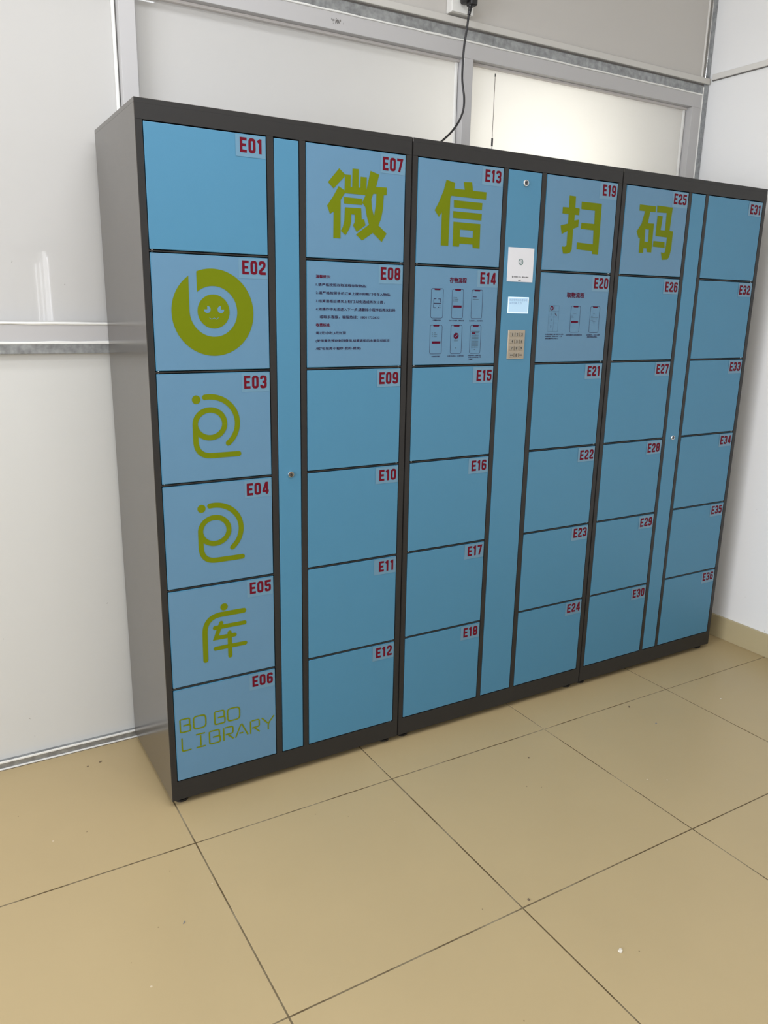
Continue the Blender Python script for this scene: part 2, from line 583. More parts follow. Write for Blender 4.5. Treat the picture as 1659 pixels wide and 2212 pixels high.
# scuffs and spots on the boards
def stain(parent, pts, axis, at, seed):
    random.seed(seed)
    g = MB()
    for (u, z, r_) in pts:
        for q in range(5):
            a0 = random.uniform(0, 6.28)
            cu, cz = u + random.gauss(0, r_ * .5), z + random.gauss(0, r_ * .7)
            rr = r_ * random.uniform(.25, .6)
            P_ = [(cu + rr * random.uniform(.5, 1) * math.cos(a0 + k * 1.05), cz + rr * random.uniform(.5, 1.2) * math.sin(a0 + k * 1.05)) for k in range(6)]
            d = at - 1e-5 * (q + 1)
            vs = [(p[0], d, p[1]) for p in P_] if axis == 'y' else [(d, p[0], p[1]) for p in P_]
            g.add(vs, [tuple(range(6))], M['spot'])
    return g.build('stain', parent)
M['spot'] = mat('brown_spot', (0.20, 0.17, 0.13), 0.8)
M['faint'] = mat('faint_scuff', (0.52, 0.49, 0.43), 0.7)
stain(wb, [(-.3074, .140, .0022), (-.0525, .4760, .0022), (-.357, .416, .0014), (-.2995, .0768, .0012)], 'y', YP + 0.008, 1)
stain(win, [(-.1004, 1.4434, .0016), (-.2334, 1.4991, .0020), (1.5886, 1.9953, .0012)], 'y', FY + 0.040, 2)
stain(wr, [(-.1554, .1007 + .006, .0018), (-.0449, .2213, .0010), (-.0403, .6105, .0014)], 'x', XR, 3)

# ------------------------------------------------------------------ locker units
H, ZB = 1.850, 0.020
ZT, DH, DG = 1.8018, 0.28027, 0.00782
D = 0.4346
rows = [(ZT - r * (DH + DG), ZT - r * (DH + DG) - DH) for r in range(6)]
E1, E2, E3 = 0.0022, 0.0030, 0.0014

NW, NH, NT = 0.0172, 0.0340, 0.0066   # numeral cell, stroke


def glyph(ch, x, z, w, h, t):
    """centre-line strokes of the bold condensed numerals; x,z = lower left"""
    l, r, b_, tp = x + t / 2, x + w - t / 2, z + t / 2, z + h - t / 2
    mx, mz = x + w / 2, z + h / 2
    R = 0.0052
    F = lambda p, c=False: (fillet(p, R, c), c)
    if ch == 'E':
        return [([(l, z), (l, z + h)], False), ([(l, tp), (x + w, tp)], False), ([(l, mz), (x + w * .9, mz)], False), ([(l, b_), (x + w, b_)], False)]
    if ch == '0':
        return [F([(l, b_), (r, b_), (r, tp), (l, tp)], True)]
    if ch == '1':
        c = x + w * .62
        return [([(c, z), (c, z + h)], False), ([(x + w * .12, z + h * .76), (c, z + h * .93)], False)]
    if ch == '2':
        return [F([(l, z + h * .68), (l, tp), (r, tp), (r, z + h * .58), (l, z + h * .25), (l, b_), (x + w, b_)])]
    if ch == '3':
        return [F([(l, z + h * .72), (l, tp), (r, tp), (r, mz), (x + w * .35, mz)]),
                F([(x + w * .35, mz), (r, mz), (r, b_), (l, b_), (l, z + h * .28)])]
    if ch == '4':
        c = x + w * .72
        return [([(c, z), (c, z + h)], False), ([(c - t * .2, z + h * .96), (l, z + h * .30)], False), ([(x, z + h * .25), (x + w * 1.02, z + h * .25)], False)]
    if ch == '5':
        return [([(x + w, tp), (l, tp), (l, z + h * .53)], False), F([(l, z + h * .53), (r, z + h * .60), (r, b_), (l, b_), (l, z + h * .30)])]
    if ch == '6':
        return [F([(r, z + h * .74), (r, tp), (l, tp), (l, b_), (r, b_), (r, z + h * .56), (l, z + h * .56)])]
    if ch == '7':
        return [([(x, tp), (r, tp), (x + w * .38, z)], False)]
    if ch == '8':
        return [F([(l, mz), (r, mz), (r, tp), (l, tp)], True), F([(l, b_), (r, b_), (r, mz), (l, mz)], True)]
    if ch == '9':
        return [F([(l, z + h * .26), (l, b_), (r, b_), (r, tp), (l, tp), (l, z + h * .44), (r, z + h * .44)])]
    return []


PR = {}
PR['wei'] = [[(525.6, 1748.9), (542.5, 1735.8), (541.3, 1729.4), (509.1, 1697.6), (492.7, 1712.2)], [(524.1, 1705.0), (541.5, 1695.7), (542.2, 1688.2), (530.4, 1671.9), (530.5, 1574.2), (508.6, 1573.8), (509.3, 1640.5), (498.6, 1634.3), (490.0, 1654.4), (506.6, 1676.3)], [(542.5, 1735.3), (560.8, 1735.7), (560.2, 1706.0), (564.6, 1706.0), (565.0, 1751.7), (584.3, 1752.3), (584.4, 1706.3), (589.3, 1706.3), (590.0, 1733.9), (609.0, 1734.2), (607.9, 1689.1), (541.5, 1689.1)], [(540.1, 1679.4), (595.9, 1678.9), (595.4, 1663.3), (540.2, 1663.1)], [(543.1, 1653.9), (592.9, 1654.8), (594.8, 1626.3), (602.7, 1627.2), (606.7, 1612.6), (579.5, 1593.4), (568.2, 1609.7), (573.2, 1618.4), (573.0, 1637.4), (563.0, 1637.4), (561.9, 1616.7), (558.3, 1603.6), (551.7, 1592.1), (545.2, 1583.3), (530.8, 1593.6), (537.3, 1604.1), (541.6, 1620.9)]]
PR['wei_h'] = [[(620.3, 1751.6), (647.5, 1744.3), (638.2, 1712.7), (671.8, 1713.8), (671.8, 1694.3), (663.0, 1693.6), (661.4, 1660.9), (656.2, 1634.3), (647.4, 1614.9), (674.0, 1594.7), (658.7, 1571.9), (629.8, 1594.0), (596.7, 1572.3), (577.4, 1587.1), (617.6, 1614.8), (610.5, 1634.8), (605.1, 1659.4), (595.4, 1669.7), (604.1, 1685.1), (612.5, 1719.6)], [(629.9, 1694.6), (639.4, 1694.8), (638.3, 1666.6), (632.7, 1637.3), (626.0, 1658.2), (623.8, 1680.2)]]
PR['xin'] = [[(868.6, 1752.1), (899.2, 1745.9), (897.2, 1730.5), (933.9, 1730.4), (928.7, 1751.2), (959.0, 1753.0), (963.5, 1730.3), (1012.9, 1730.3), (1012.3, 1709.5), (888.3, 1710.5), (884.4, 1704.3), (883.2, 1573.7), (856.5, 1573.7), (856.5, 1663.4), (846.8, 1650.4), (831.5, 1667.9), (845.5, 1691.3), (860.2, 1722.9)], [(896.9, 1699.5), (999.6, 1699.5), (998.9, 1679.5), (897.9, 1679.8)], [(896.0, 1670.0), (999.5, 1669.8), (998.7, 1650.9), (896.9, 1651.2)]]
PR['xin_h'] = [[(898.2, 1641.2), (995.9, 1640.8), (996.9, 1572.1), (971.4, 1572.3), (969.8, 1582.0), (922.7, 1582.3), (921.5, 1573.4), (898.5, 1573.5)], [(922.4, 1621.0), (970.0, 1620.7), (969.7, 1601.1), (923.0, 1601.0)]]
PR['sao'] = [[(1339.3, 1748.3), (1366.6, 1747.9), (1367.3, 1714.1), (1386.3, 1712.9), (1385.4, 1693.1), (1367.6, 1693.1), (1366.9, 1676.0), (1386.1, 1679.9), (1385.5, 1658.1), (1364.7, 1650.7), (1364.9, 1588.1), (1359.1, 1578.4), (1344.4, 1574.2), (1328.7, 1574.2), (1322.0, 1595.2), (1334.8, 1595.1), (1341.0, 1600.2), (1341.1, 1642.6), (1317.2, 1632.0), (1310.5, 1657.8), (1340.6, 1665.0), (1340.3, 1693.0), (1314.3, 1693.8), (1314.6, 1712.7), (1340.5, 1712.9)], [(1392.2, 1734.3), (1480.9, 1734.6), (1482.1, 1578.1), (1454.8, 1578.4), (1453.7, 1587.6), (1385.3, 1589.6), (1385.3, 1611.1), (1455.2, 1609.0), (1453.3, 1651.7), (1396.7, 1652.7), (1397.7, 1671.4), (1454.1, 1671.1), (1452.5, 1711.1), (1393.2, 1712.1)]]
PR['ma'] = [[(1738.8, 1749.1), (1816.0, 1748.1), (1812.0, 1672.3), (1829.5, 1671.3), (1829.7, 1615.1), (1823.7, 1585.8), (1813.3, 1577.1), (1787.9, 1575.0), (1779.4, 1599.9), (1793.6, 1598.1), (1800.0, 1602.1), (1802.7, 1649.5), (1743.9, 1651.1), (1745.1, 1717.3), (1771.3, 1716.2), (1766.8, 1671.9), (1788.8, 1672.1), (1788.2, 1728.3), (1740.4, 1727.2)], [(1736.4, 1634.9), (1792.5, 1634.4), (1795.6, 1614.9), (1736.5, 1616.4)]]
PR['ma_h'] = [[(1654.8, 1746.2), (1733.9, 1745.8), (1733.1, 1727.3), (1707.6, 1726.9), (1701.9, 1689.9), (1731.1, 1690.4), (1731.7, 1596.6), (1709.0, 1597.0), (1707.2, 1608.9), (1691.5, 1608.7), (1691.9, 1593.8), (1670.6, 1592.8), (1669.9, 1640.9), (1664.1, 1638.5), (1650.8, 1660.3), (1671.3, 1686.5), (1682.3, 1726.5), (1655.4, 1726.6)], [(1692.3, 1670.2), (1709.5, 1669.8), (1710.9, 1629.9), (1693.7, 1630.5)]]
mm_ = lambda L: [(a / 1000, b_ / 1000) for a, b_ in L]
YG = -0.0009   # green print
YI = -0.0010   # ink


def big_char(parent, key):
    g = MB()
    for k, L in enumerate(PR[key]):
        g.poly([mm_(L)], YG - (k + 1) * 3e-5, M['green'])
    if key + '_h' in PR:
        g.poly([mm_(L) for L in PR[key + '_h']], YG, M['green'])
    o = g.build('green_character', parent)
    return o


def emblem_round(parent):
    g = MB()
    cx, cz, R = 0.1708, 1.3757, 0.1068
    hx, hz, rh, rd = 0.1715, 1.3787, 0.0620, 0.0418
    sl, sr = 0.1098, 0.1302
    pts = []
    a0 = math.acos((sr - cx) / R)
    a1 = math.acos((sl - cx) / R) - 2 * math.pi
    n = 110
    for i in range(n + 1):
        a = a0 + (a1 - a0) * i / n
        pts.append((cx + R * math.cos(a), cz + R * math.sin(a)))
    # stem left side down to the hole, around the hole, up the stem right side
    b0 = math.pi
    b1 = math.acos((sr - hx) / rh) + 2 * math.pi
    n = 80
    for i in range(n + 1):
        a = b0 + (b1 - b0) * i / n
        pts.append((hx + rh * math.cos(a), hz + rh * math.sin(a)))
    g.poly([pts], YG, M['green'])
    eyes = []
    # inner disc with cut-out eyes and mouth drawn as film-coloured shapes on top
    g.disc(hx, hz, rd, YG, M['green'], 60)
    g.disc(hx - 0.0166, hz + 0.0050, 0.0087, YG - 0.0002, M['film'], 24, -180, 90)
    g.disc(hx + 0.0186, hz + 0.0050, 0.0087, YG - 0.0002, M['film'], 24, -270, 0)
    g.stroke([(hx - 0.0115, hz - 0.0155), (hx - 0.0060, hz - 0.0192), (hx + 0.0006, hz - 0.0155), (hx + 0.0062, hz - 0.0190), (hx + 0.0122, hz - 0.0148)], 0.0011, YG - 0.0002, M['film'])
    g.build('round_emblem', parent)


def emblem_bag(parent, dz, dx):
    g = MB()
    P = lambda L: [(a / 1000 + dx, b_ / 1000 + dz) for a, b_ in L]
    t = 0.0142
    g.disc(0.1168 + dx, 1.159 + dz, 0.0112, YG, M['green'], 28)
    cx, cz = 0.1512, 1.0950
    pts = []
    for i in range(29):
        a = math.radians(99 - (99 + 50) * i / 28)
        pts.append((cx + dx + 0.0745 * math.cos(a), cz + dz + 0.0700 * math.sin(a)))
    g.stroke(pts, t, YG, M['green'], round_cap=True)
    ring = [(cx + dx + 0.0395 * math.cos(2 * math.pi * i / 48), cz + dz + 0.0362 * math.sin(2 * math.pi * i / 48)) for i in range(48)]
    g.stroke(ring, t, YG - 0.00002, M['green'], closed=True)
    g.stroke(fillet(P([(111.7, 1097), (111.7, 1011), (227, 1011)]), 0.042, n=12), t, YG - 0.00004, M['green'], round_cap=True)
    g.build('green_emblem', parent)


def emblem_ku(parent):
    g = MB()
    P = lambda L: [(a / 1000, b_ / 1000) for a, b_ in L]
    g.disc(0.1719, 0.5830, 0.0110, YG, M['green'], 28, rz=0.0105)
    g.stroke(fillet(P([(229.1, 562.2), (115.0, 562.2), (114.3, 434.2)]), 0.050, n=12), 0.0148, YG - .00001, M['green'], round_cap=True)
    for k, L in enumerate([[(143.5, 525.4), (230.4, 525.4)], [(161.9, 537.0), (145.1, 494.4), (200.0, 494.4)], [(185.3, 503.8), (185.3, 433.2)], [(143.4, 463.0), (230.7, 463.0)]]):
        g.stroke(P(L), 0.0122, YG - .00002 * (k + 2), M['green'], round_cap=True)
    g.build('green_character', parent)


def lettering_thin(parent):
    g = MB()
    t = 0.0042
    cell = {
        'B': [[(0, .98), (0, 0), (.98, 0), (.98, .50), (.30, .50)], [(.03, 1), (.92, 1), (.92, .51), (.68, .51)]],
        'O': [[(.02, .5), (.02, .98), (.98, .98), (.98, .02), (.02, .02), (.02, .5)]],
        'L': [[(0, 1), (0, 0), (1, 0)]],
        'I': [[(0, 1), (1, 1)], [(.5, .9), (.5, .08)], [(0, 0), (1, 0)]],
        'R': [[(0, 1), (0, 0)], [(.14, 1), (.96, 1), (.96, .46), (.18, .44)], [(.45, .40), (1, 0)]],
        'A': [[(0, 0), (.44, .94)], [(.5, 1), (1, 0)], [(.30, .27), (.62, .27)]],
        'Y': [[(0, 1), (.48, .50)], [(1, 1), (.52, .44), (.52, 0)]],
    }
    for ch, x0, x1, z0, z1 in [('B', .033, .0625, .2305, .2705), ('O', .0707, .1075, .2305, .2705), ('B', .133, .1635, .2290, .2690), ('O', .1705, .2085, .2285, .2690),
                               ('L', .036, .062, .1715, .2130), ('I', .0765, .103, .1715, .2125), ('B', .1155, .1475, .1715, .2115), ('R', .1580, .187, .1705, .2110),
                               ('A', .1935, .2315, .1705, .2120), ('R', .2400, .2685, .1700, .2110), ('Y', .2755, .3140, .1700, .2120)]:
        for k, st in enumerate(cell[ch]):
            g.stroke(fillet([(x0 + a * (x1 - x0), z0 + b_ * (z1 - z0)) for a, b_ in st], .012 if ch == 'O' else .0055, n=4), t, YG - k * 1e-5, M['green'])
    g.build('green_lettering', parent)


def notice_text(parent):
    g = MB()
    L = [('温馨提示:', 456.8, 500.5, 1470.2, 1478.2, .020, 'maroon'),
         ('1.请严格按照存取流程存取物品;', 457, 612, 1449.0, 1457.0, 0, 'ink'),
         ('2.请严格按照手机订单上提示的柜门号存入物品;', 457, 691, 1427.6, 1435.8, 0, 'ink'),
         ('3.结算退柜后请关上柜门,以免造成再次计费 ;', 456.6, 672, 1406.2, 1414.6, 0, 'ink'),
         ('4.如操作中无法进入下一步,请删除小程序后再次扫码', 456.6, 707, 1385.2, 1393.6, 0, 'ink'),
         ('或联系客服，客服热线：18011722632', 468.3, 656, 1364.6, 1373.0, 0, 'ink'),
         ('收费标准:', 456.9, 500.5, 1343.2, 1351.8, .020, 'maroon'),
         ('每2元/小时,6元封顶', 456.8, 548.2, 1322.0, 1330.6, 0, 'ink'),
         ('(使用需先预存封顶费用,结算退柜后余额自动返还', 456.3, 690.3, 1300.6, 1309.4, 0, 'ink'),
         ('/或"包包库小程序-我的-提现)', 456.2, 596, 1279.2, 1288.4, 0, 'ink')]
    for s_, a, b_, c, d, bo, mm in L:
        text_into(g, s_, a / 1000, b_ / 1000, c / 1000, d / 1000, YI, M[mm], bo + .006)
    g.build('notice_text', parent)


def phone(g, x0, x1, z0, z1, ink):
    g.stroke(fillet([(x0, z0), (x1, z0), (x1, z1), (x0, z1)], 0.006, True), 0.0009, YI, ink, closed=True)
    c = (x0 + x1) / 2
    g.poly([[(c - .0115, z1), (c - .0095, z1 - .0042), (c + .0095, z1 - .0042), (c + .0115, z1)]], YI - 1e-5, M['maroon'])


def steps_deposit(parent):
    g = MB()
    I, MR, PI_ = M['ink'], M['maroon'], M['paleink']
    text_into(g, '存物流程', .8935, .9545, 1.4715, 1.4862, YI, MR, .02)
    top, bot = (1.3693, 1.4533), (1.2656, 1.3494)
    X = [(.8295, .8722), (.9043, .9453), (.9763, 1.0170)]
    for a, b_ in X:
        phone(g, a, b_, *top, I)
        phone(g, a, b_, *bot, I)
    # 1: scan symbol
    cx = .8512
    for sx, sz in ((-1, 1), (1, 1), (-1, -1)):
        g.stroke([(cx + sx * .0035, 1.4115 + sz * .0125), (cx + sx * .0120, 1.4115 + sz * .0125), (cx + sx * .0120, 1.4115 + sz * .0025)], .0014, YI, I)
    g.stroke([(cx - .0138, 1.4115), (cx + .0138, 1.4115)], .0016, YI - 1e-5, I)
    for dx, dz in ((.0095, -.006), (.0050, -.0115), (.0100, -.0115)):
        g.rect(cx + dx - .0011, cx + dx + .0011, 1.4115 + dz - .0011, 1.4115 + dz + .0011, YI, I)
    for (ax, ztop, zbar) in ((.9095, 1.4300, 1.4035), (.8370, 1.3268, 1.2990)):
        for k in range(3):
            g.rect(ax, ax + .0022, ztop - k * .0052 - .0012, ztop - k * .0052 + .0008, YI, PI_)
            g.rect(ax + .006, ax + .006 + (.007, .012, .011)[k], ztop - k * .0052 - .0010, ztop - k * .0052 + .0006, YI, PI_)
        g.rect(ax, ax + .0305, zbar - .0033, zbar + .0033, YI, MR)
    g.rect(.9805, .9945, 1.4315, 1.4335, YI, I)
    g.rect(.9805, 1.0020, 1.4250, 1.4266, YI, PI_)
    # 5: tick bubble
    g.disc(.9243, 1.3178, .0092, YI, MR, 30)
    g.poly([[(.9175, 1.3120), (.9200, 1.3078), (.9225, 1.3105)]], YI - 1e-5, MR)
    g.stroke([(.9200, 1.3180), (.9228, 1.3152), (.9290, 1.3215)], .0014, YI - 3e-5, M['film'])
    g.rect(.9175, .9310, 1.3028, 1.3044, YI, PI_)
    g.rect(.9215, .9275, 1.2810, 1.2830, YI, PI_)
    # 6: door table
    x0, x1, z0, z1 = .9825, 1.0090, 1.2803, 1.3282
    g.rect(.9795, 1.0125, 1.3305, 1.3325, YI, PI_)
    for i in range(11):
        zz = z1 - i * (z1 - z0) / 11
        for j in range(2):
            a = x0 + j * (x1 - x0) / 2
            mm = MR if (i == 0 and j == 0) else PI_
            if mm is MR:
                g.rect(a + .0004, a + (x1 - x0) / 2 - .0004, zz - (z1 - z0) / 11 + .0002, zz - .0002, YI, mm)
            else:
                g.rect(a + .0004, a + (x1 - x0) / 2 - .0004, zz - .0018, zz - .0002, YI, mm)
                g.rect(a + .0004, a + .0012, zz - .0042, zz - .0018, YI - 1e-5, mm)
    g.rect(.9930, .9990, 1.2752, 1.2772, YI, PI_)
    for s_, a, b_, z in (('①微信扫码', .8375, .8655, 1.3628), ('②进入小程序，授权登录', .8955, .9515, 1.3624), ('③点击存入，选择柜体', .9700, 1.0215, 1.3624),
                         ('④操作开柜', .8375, .8665, 1.2578), ('⑤支付成功，点击完成', .8945, .9550, 1.2583), ('⑥存放成功，查看手机', .9705, 1.0210, 1.2590),
                         ('手机上提示的柜门号', .9730, 1.0215, 1.2535), ('入物品', .9730, .9890, 1.2478)):
        text_into(g, s_, a, b_, z - .0018, z + .0022, YI, M['ink'], .012)
    g.build('step_diagram', parent)


def steps_collect(parent):
    g = MB()
    I, MR, PI_ = M['ink'], M['maroon'], M['paleink']
    text_into(g, '取物流程', 1.3590, 1.4352, 1.4392, 1.4560, YI, MR, .02)
    x0, x1, z0, z1 = 1.2870, 1.3295, 1.3312, 1.4133
    for k in range(3):
        x = x0 + (x1 - x0) * (0, .53, 1)[k]
        g.stroke([(x, z0), (x, z1)], .0006, YI, PI_)
    for k in range(5):
        z = z1 - (z1 - z0) * (0, .215, .44, .665, 1)[k]
        g.stroke([(x0, z), (x1, z)], .0006, YI - 1e-5, PI_)
    g.disc(1.2985, 1.4045, .0072, YI, MR, 28)
    g.disc(1.2985, 1.4045, .0036, YI - 2e-5, M['film'], 20)
    g.disc(1.2985, 1.4045, .0014, YI - 4e-5, MR, 12)
    for z in (1.3862, 1.3680, 1.3480):
        g.stroke([(1.2975, z - .004), (1.2975, z + .004), (1.3003, z + .003), (1.3003, z - .003)], .0008, YI, PI_, closed=True)
    g.rect(1.3125, 1.3205, 1.3930, 1.3940, YI, I)
    g.stroke([(1.3150, 1.3880), (1.3210, 1.3815)], .0034, YI, MR)
    g.disc(1.3150, 1.3880, .0026, YI - 1e-5, PI_, 14)
    phone(g, 1.3822, 1.4232, 1.3290, 1.4130, I)
    phone(g, 1.4689, 1.5115, 1.3282, 1.4130, I)
    g.rect(1.3930, 1.4060, 1.3888, 1.3898, YI, PI_)
    for k in range(3):
        g.rect(1.3860, 1.3860 + (.009, .006, .010)[k], 1.3838 - k * .0038, 1.3848 - k * .0038, YI, PI_)
    g.rect(1.3860, 1.4170, 1.3595, 1.3655, YI, MR)
    for k, (a, w) in enumerate(((.012, .009), (.003, .014), (.003, .008), (.003, .034), (.003, .030), (.003, .012), (.012, .014), (.014, .008))):
        g.rect(1.4700 + a, 1.4700 + a + w, 1.3890 - k * .0043, 1.3900 - k * .0043, YI, PI_)
    for s_, a, b_, z in (('①请在键盘上输入您订单上的', 1.2780, 1.3555, 1.3222), ('4位提取码（例如1234），点', 1.2780, 1.3500, 1.3158), ('击确认键即可打开柜门。', 1.2780, 1.3350, 1.3090),
                         ('②使用期间可点击继续存放', 1.3665, 1.4385, 1.3202), ('③使用完毕，点击小程序', 1.4590, 1.5205, 1.3200), ('结束使用取走物品。', 1.4630, 1.5100, 1.3137)):
        text_into(g, s_, a, b_, z - .0020, z + .0024, YI, M['ink'], .012)
    g.build('step_diagram', parent)


def make_door(unit, num, x0, x1, zt, zb, hinge_left):
    g = MB()
    g.box(x0, x1, 0.0, 0.018, zb, zt, M['blue'], 0.0013, 2)
    d = g.build('door', unit)
    special = {2: 'a green ring emblem', 3: 'a green looped emblem', 4: 'a green looped emblem', 5: 'a green rounded character', 6: 'thin green lettering',
               7: 'a big green character', 8: 'a printed text notice', 13: 'a big green character', 14: 'a deposit step diagram',
               19: 'a big green character', 20: 'a collection step diagram', 25: 'a big green character'}
    d['label'] = 'blue locker door numbered E%02d' % num + (' with ' + special[num] if num in special else '')
    yb = 0.0
    if num in special:
        f = MB()
        f.rect(x0 + .0016, x1 - .0016, zb + .0016, zt - .0016, -0.0004, M['film'])
        f.build('vinyl_film', d)
    # number sticker
    s = MB()
    s.rect(x1 - .0800, x1 - .0020, zt - .0520, zt - .0022, -0.0008, M['sticker'])
    o = s.build('number_sticker', d)
    s = MB()
    random.seed(num)
    jx, jz = random.uniform(-.002, .002), random.uniform(-.002, .002)
    h = NH
    ws = [NW * (0.78 if c == '1' else 1.08 if c != 'E' else 1.04) for c in 'E%02d' % num]
    xx = x1 - .0088 - sum(ws) - 2 * .0043 + jx
    zz = zt - .0436 + jz
    for ch, w in zip('E%02d' % num, ws):
        for st, closed in glyph(ch, xx, zz, w, h, NT):
            s.stroke(st, NT, -0.0011 - 1e-5 * random.random(), M['red'], closed=closed)
        xx += w + .0043
    s.build('number', d)
    {2: emblem_round, 5: emblem_ku, 6: lettering_thin, 8: notice_text, 14: steps_deposit, 20: steps_collect}.get(num, lambda p: None)(d)
    if num == 3:
        emblem_bag(d, 0, 0)
    if num == 4:
        emblem_bag(d, -0.2888, 0.0024)
    if num in (7, 13, 19, 25):
        big_char(d, {7: 'wei', 13: 'xin', 19: 'sao', 25: 'ma'}[num])
    hx = x0 + .006 if hinge_left else x1 - .006
    p = MB()
    p.tube([(hx, .004, zb - .0062), (hx, .004, zb + .002)], .0019, M['pin'], 8)
    p.build('hinge_pin', d)
    return d


def make_lock(parent, x, z, r):
    g = MB()
    g.lathe_y(x, 0.0, z, [(0, r), (.0035, r), (.0050, r * .90), (.0050, r * .72), (.0030, r * .68), (.0030, r * .02)], M['chrome'])
    o = g.build('lock', parent, smooth=False)
    g = MB()
    g.lathe_y(x, -0.0030, z, [(0, r * .66), (.0022, r * .64), (.0026, r * .52)], M['gun'])
    g.rect(x - r * .08, x + r * .08, z - r * .42, z + r * .30, -0.0059, M['dark'])
    g.disc(x, z + r * .1, r * .2, -0.0060, M['dark'], 12)
    g.build('lock_core', parent)
    return o


UNITS = [
    (0.0, 0.7531, (0.0193, 0.3205), (0.3423, 0.4094), (0.4303, 0.7312), 1,
     'left grey locker unit with green emblems, doors E01 to E12'),
    (0.7531, 1.5677, (0.7730, 1.0740), (1.0937, 1.2225), (1.2441, 1.5469), 13,
     'middle grey locker unit with keypad and small screen, doors E13 to E24'),
    (1.5677, 2.3235, (1.5884, 1.8910), (1.9100, 1.9804), (1.9986, 2.3039), 25,
     'right grey locker unit next to the white side wall, doors E25 to E36'),
]
units = []
for ui, (X0, X1, A, Bm, Cc, n0, lab) in enumerate(UNITS):
    u = thing('locker_cabinet', lab, 'locker', ((X0 + X1) / 2, D / 2, 0), 'row of three locker units')
    units.append(u)
    a0, a1 = X0 + (0.0 if ui == 0 else 0.0012), X1 - (0.0 if ui == 2 else 0.0012)
    P, SD = M['paint'], M['side']
    # shell
    for nm, xa, xb in (('side_panel', a0, a0 + .0012), ('side_panel', a1 - .0012, a1)):
        inner = (ui == 0 and xa > a0) or ui == 1 or (ui == 2 and xa == a0)
        g = MB(); g.box(xa, xb, 0.002 if inner else 0.0, D, ZB, H - .0112, P if inner else SD); g.build(nm, u)
    g = MB(); g.box(a0 + .0012, a1 - .0012, D - .0012, D, ZB, H - .012, P); g.build('back_panel', u)
    g = MB(); g.box(a0 + .0012, a1 - .0012, .02, D - .0012, ZB, ZB + .0015, P); g.build('bottom_panel', u)
    ft = ZT + E2
    g = MB()
    g.box(a0, a1, 0.0, D + .0008, H - .0110, H, M['side'], 0.0008)
    g.box(a0 + .0013, a1 - .0013, 0.0, .020, ft, H - .0113, P)
    # the fascia is one folded face with the cover: repaint the front strip
    g.rect(a0 + .0008, a1 - .0008, H - .0112, H - .0010, -0.00002, P)
    g.build('top_cover', u)
    kb = rows[5][1] - E2
    g = MB(); g.box(a0 + .0013, a1 - .0013, 0.0, .020, ZB, kb, P); g.build('kick_plate', u)
    st = [(a0 + .0013, A[0] - E1), (A[1] + E1, Bm[0] - E1), (Bm[1] + E1, Cc[0] - E1), (Cc[1] + E1, a1 - .0013)]
    for xa, xb in st:
        g = MB(); g.box(xa, xb, 0.0, .020, kb, ft - .0005, P); g.build('stile', u)
    for (xa, xb) in (A, Cc):
        for r in range(5):
            zc = rows[r][1] - DG / 2
            g = MB(); g.box(xa - E1, xb + E1, 0.0012, .016, zc - .0018, zc + .0018, P, 0.0004); g.build('crossbar', u)
    for fx in (a0 + .035, a1 - .035):
        for fy in (.035, D - .05):
            g = MB()
            g.tube([(fx, fy, 0), (fx, fy, .006), (fx, fy, .0062), (fx, fy, ZB)], [.020, .020, .009, .009], M['black'], 16)
            g.build('foot', u)
    # doors
    hl = {0: (True, False), 1: (True, False), 2: (True, False)}[ui]
    for r in range(6):
        make_door(u, n0 + r, A[0], A[1], rows[r][0], rows[r][1], hl[0])
    for r in range(6):
        make_door(u, n0 + 6 + r, Cc[0], Cc[1], rows[r][0], rows[r][1], hl[1])
    g = MB()
    g.box(Bm[0], Bm[1], 0.0, 0.018, rows[5][1], rows[0][0], M['blue'], 0.0013, 2)
    sp = g.build('service_door', u)
    sp['label'] = 'tall narrow blue service door without number'
    if ui == 0:
        make_lock(sp, .3775, .9406, .0090)
    elif ui == 1:
        make_lock(sp, 1.1590, 1.7686, .0098)
    else:
        make_lock(sp, 1.9457, .9414, .0090)
    if ui != 1:
        continue
    # middle unit: sheet, display, keypad
    g = MB()
    g.box(1.1069, 1.2093, -0.0012, -0.0003, 1.4817, 1.5825, M['paper'])
    sh = g.build('notice_sheet', u)
    sh['label'] = 'white printed sheet above the small screen'
    g = MB()
    g.stroke([(1.1580 + .0082 * math.cos(2 * math.pi * i / 32), 1.5412 + .0082 * math.sin(2 * math.pi * i / 32)) for i in range(32)], .0022, -.0015, M['tealink'], closed=True)
    g.stroke(fillet([(1.1556, 1.5370), (1.1556, 1.5450), (1.1606, 1.5450), (1.1606, 1.5370)], .002, True), .0010, -.0015, M['tealink'], closed=True)
    g.disc(1.1290, 1.4963, .0030, -.0015, M['black_ink'], 18)
    g.disc(1.1290, 1.4963, .0013, -.00155, M['paper'], 12)
    text_into(g, '微信扫一扫，使用小程序', 1.1345, 1.1920, 1.4942, 1.4984, -.0015, M['black_ink'], .004)
    text_into(g, 'E柜', 1.1520, 1.1625, 1.4842, 1.4886, -.0015, M['black_ink'], .01)
    g.build('sheet_print', sh)
    g = MB()
    x0, x1, z0, z1 = 1.1170, 1.1999, 1.3866, 1.4360
    g.box(x0, x1, -0.0006, 0.004, z0, z1, M['screen_edge'])
    dsp = g.build('display', u)
    dsp['label'] = 'small lit pale blue display'
    g = MB(); g.rect(x0 + .0028, x1 - .0028, z0 + .0032, z1 - .0020, -0.0009, M['screen']); g.build('display_face', dsp)
    g = MB()
    text_into(g, '欢迎使用自助寄存柜', x0 + .005, x1 - .006, z1 - .0125, z1 - .0055, -0.0011, M['lcd_ink'], -.004)
    text_into(g, '请扫描上方', x0 + .005, x0 + .055, z1 - .0215, z1 - .0150, -0.0011, M['lcd_ink'], -.006)
    g.build('display_text', dsp)
    g = MB()
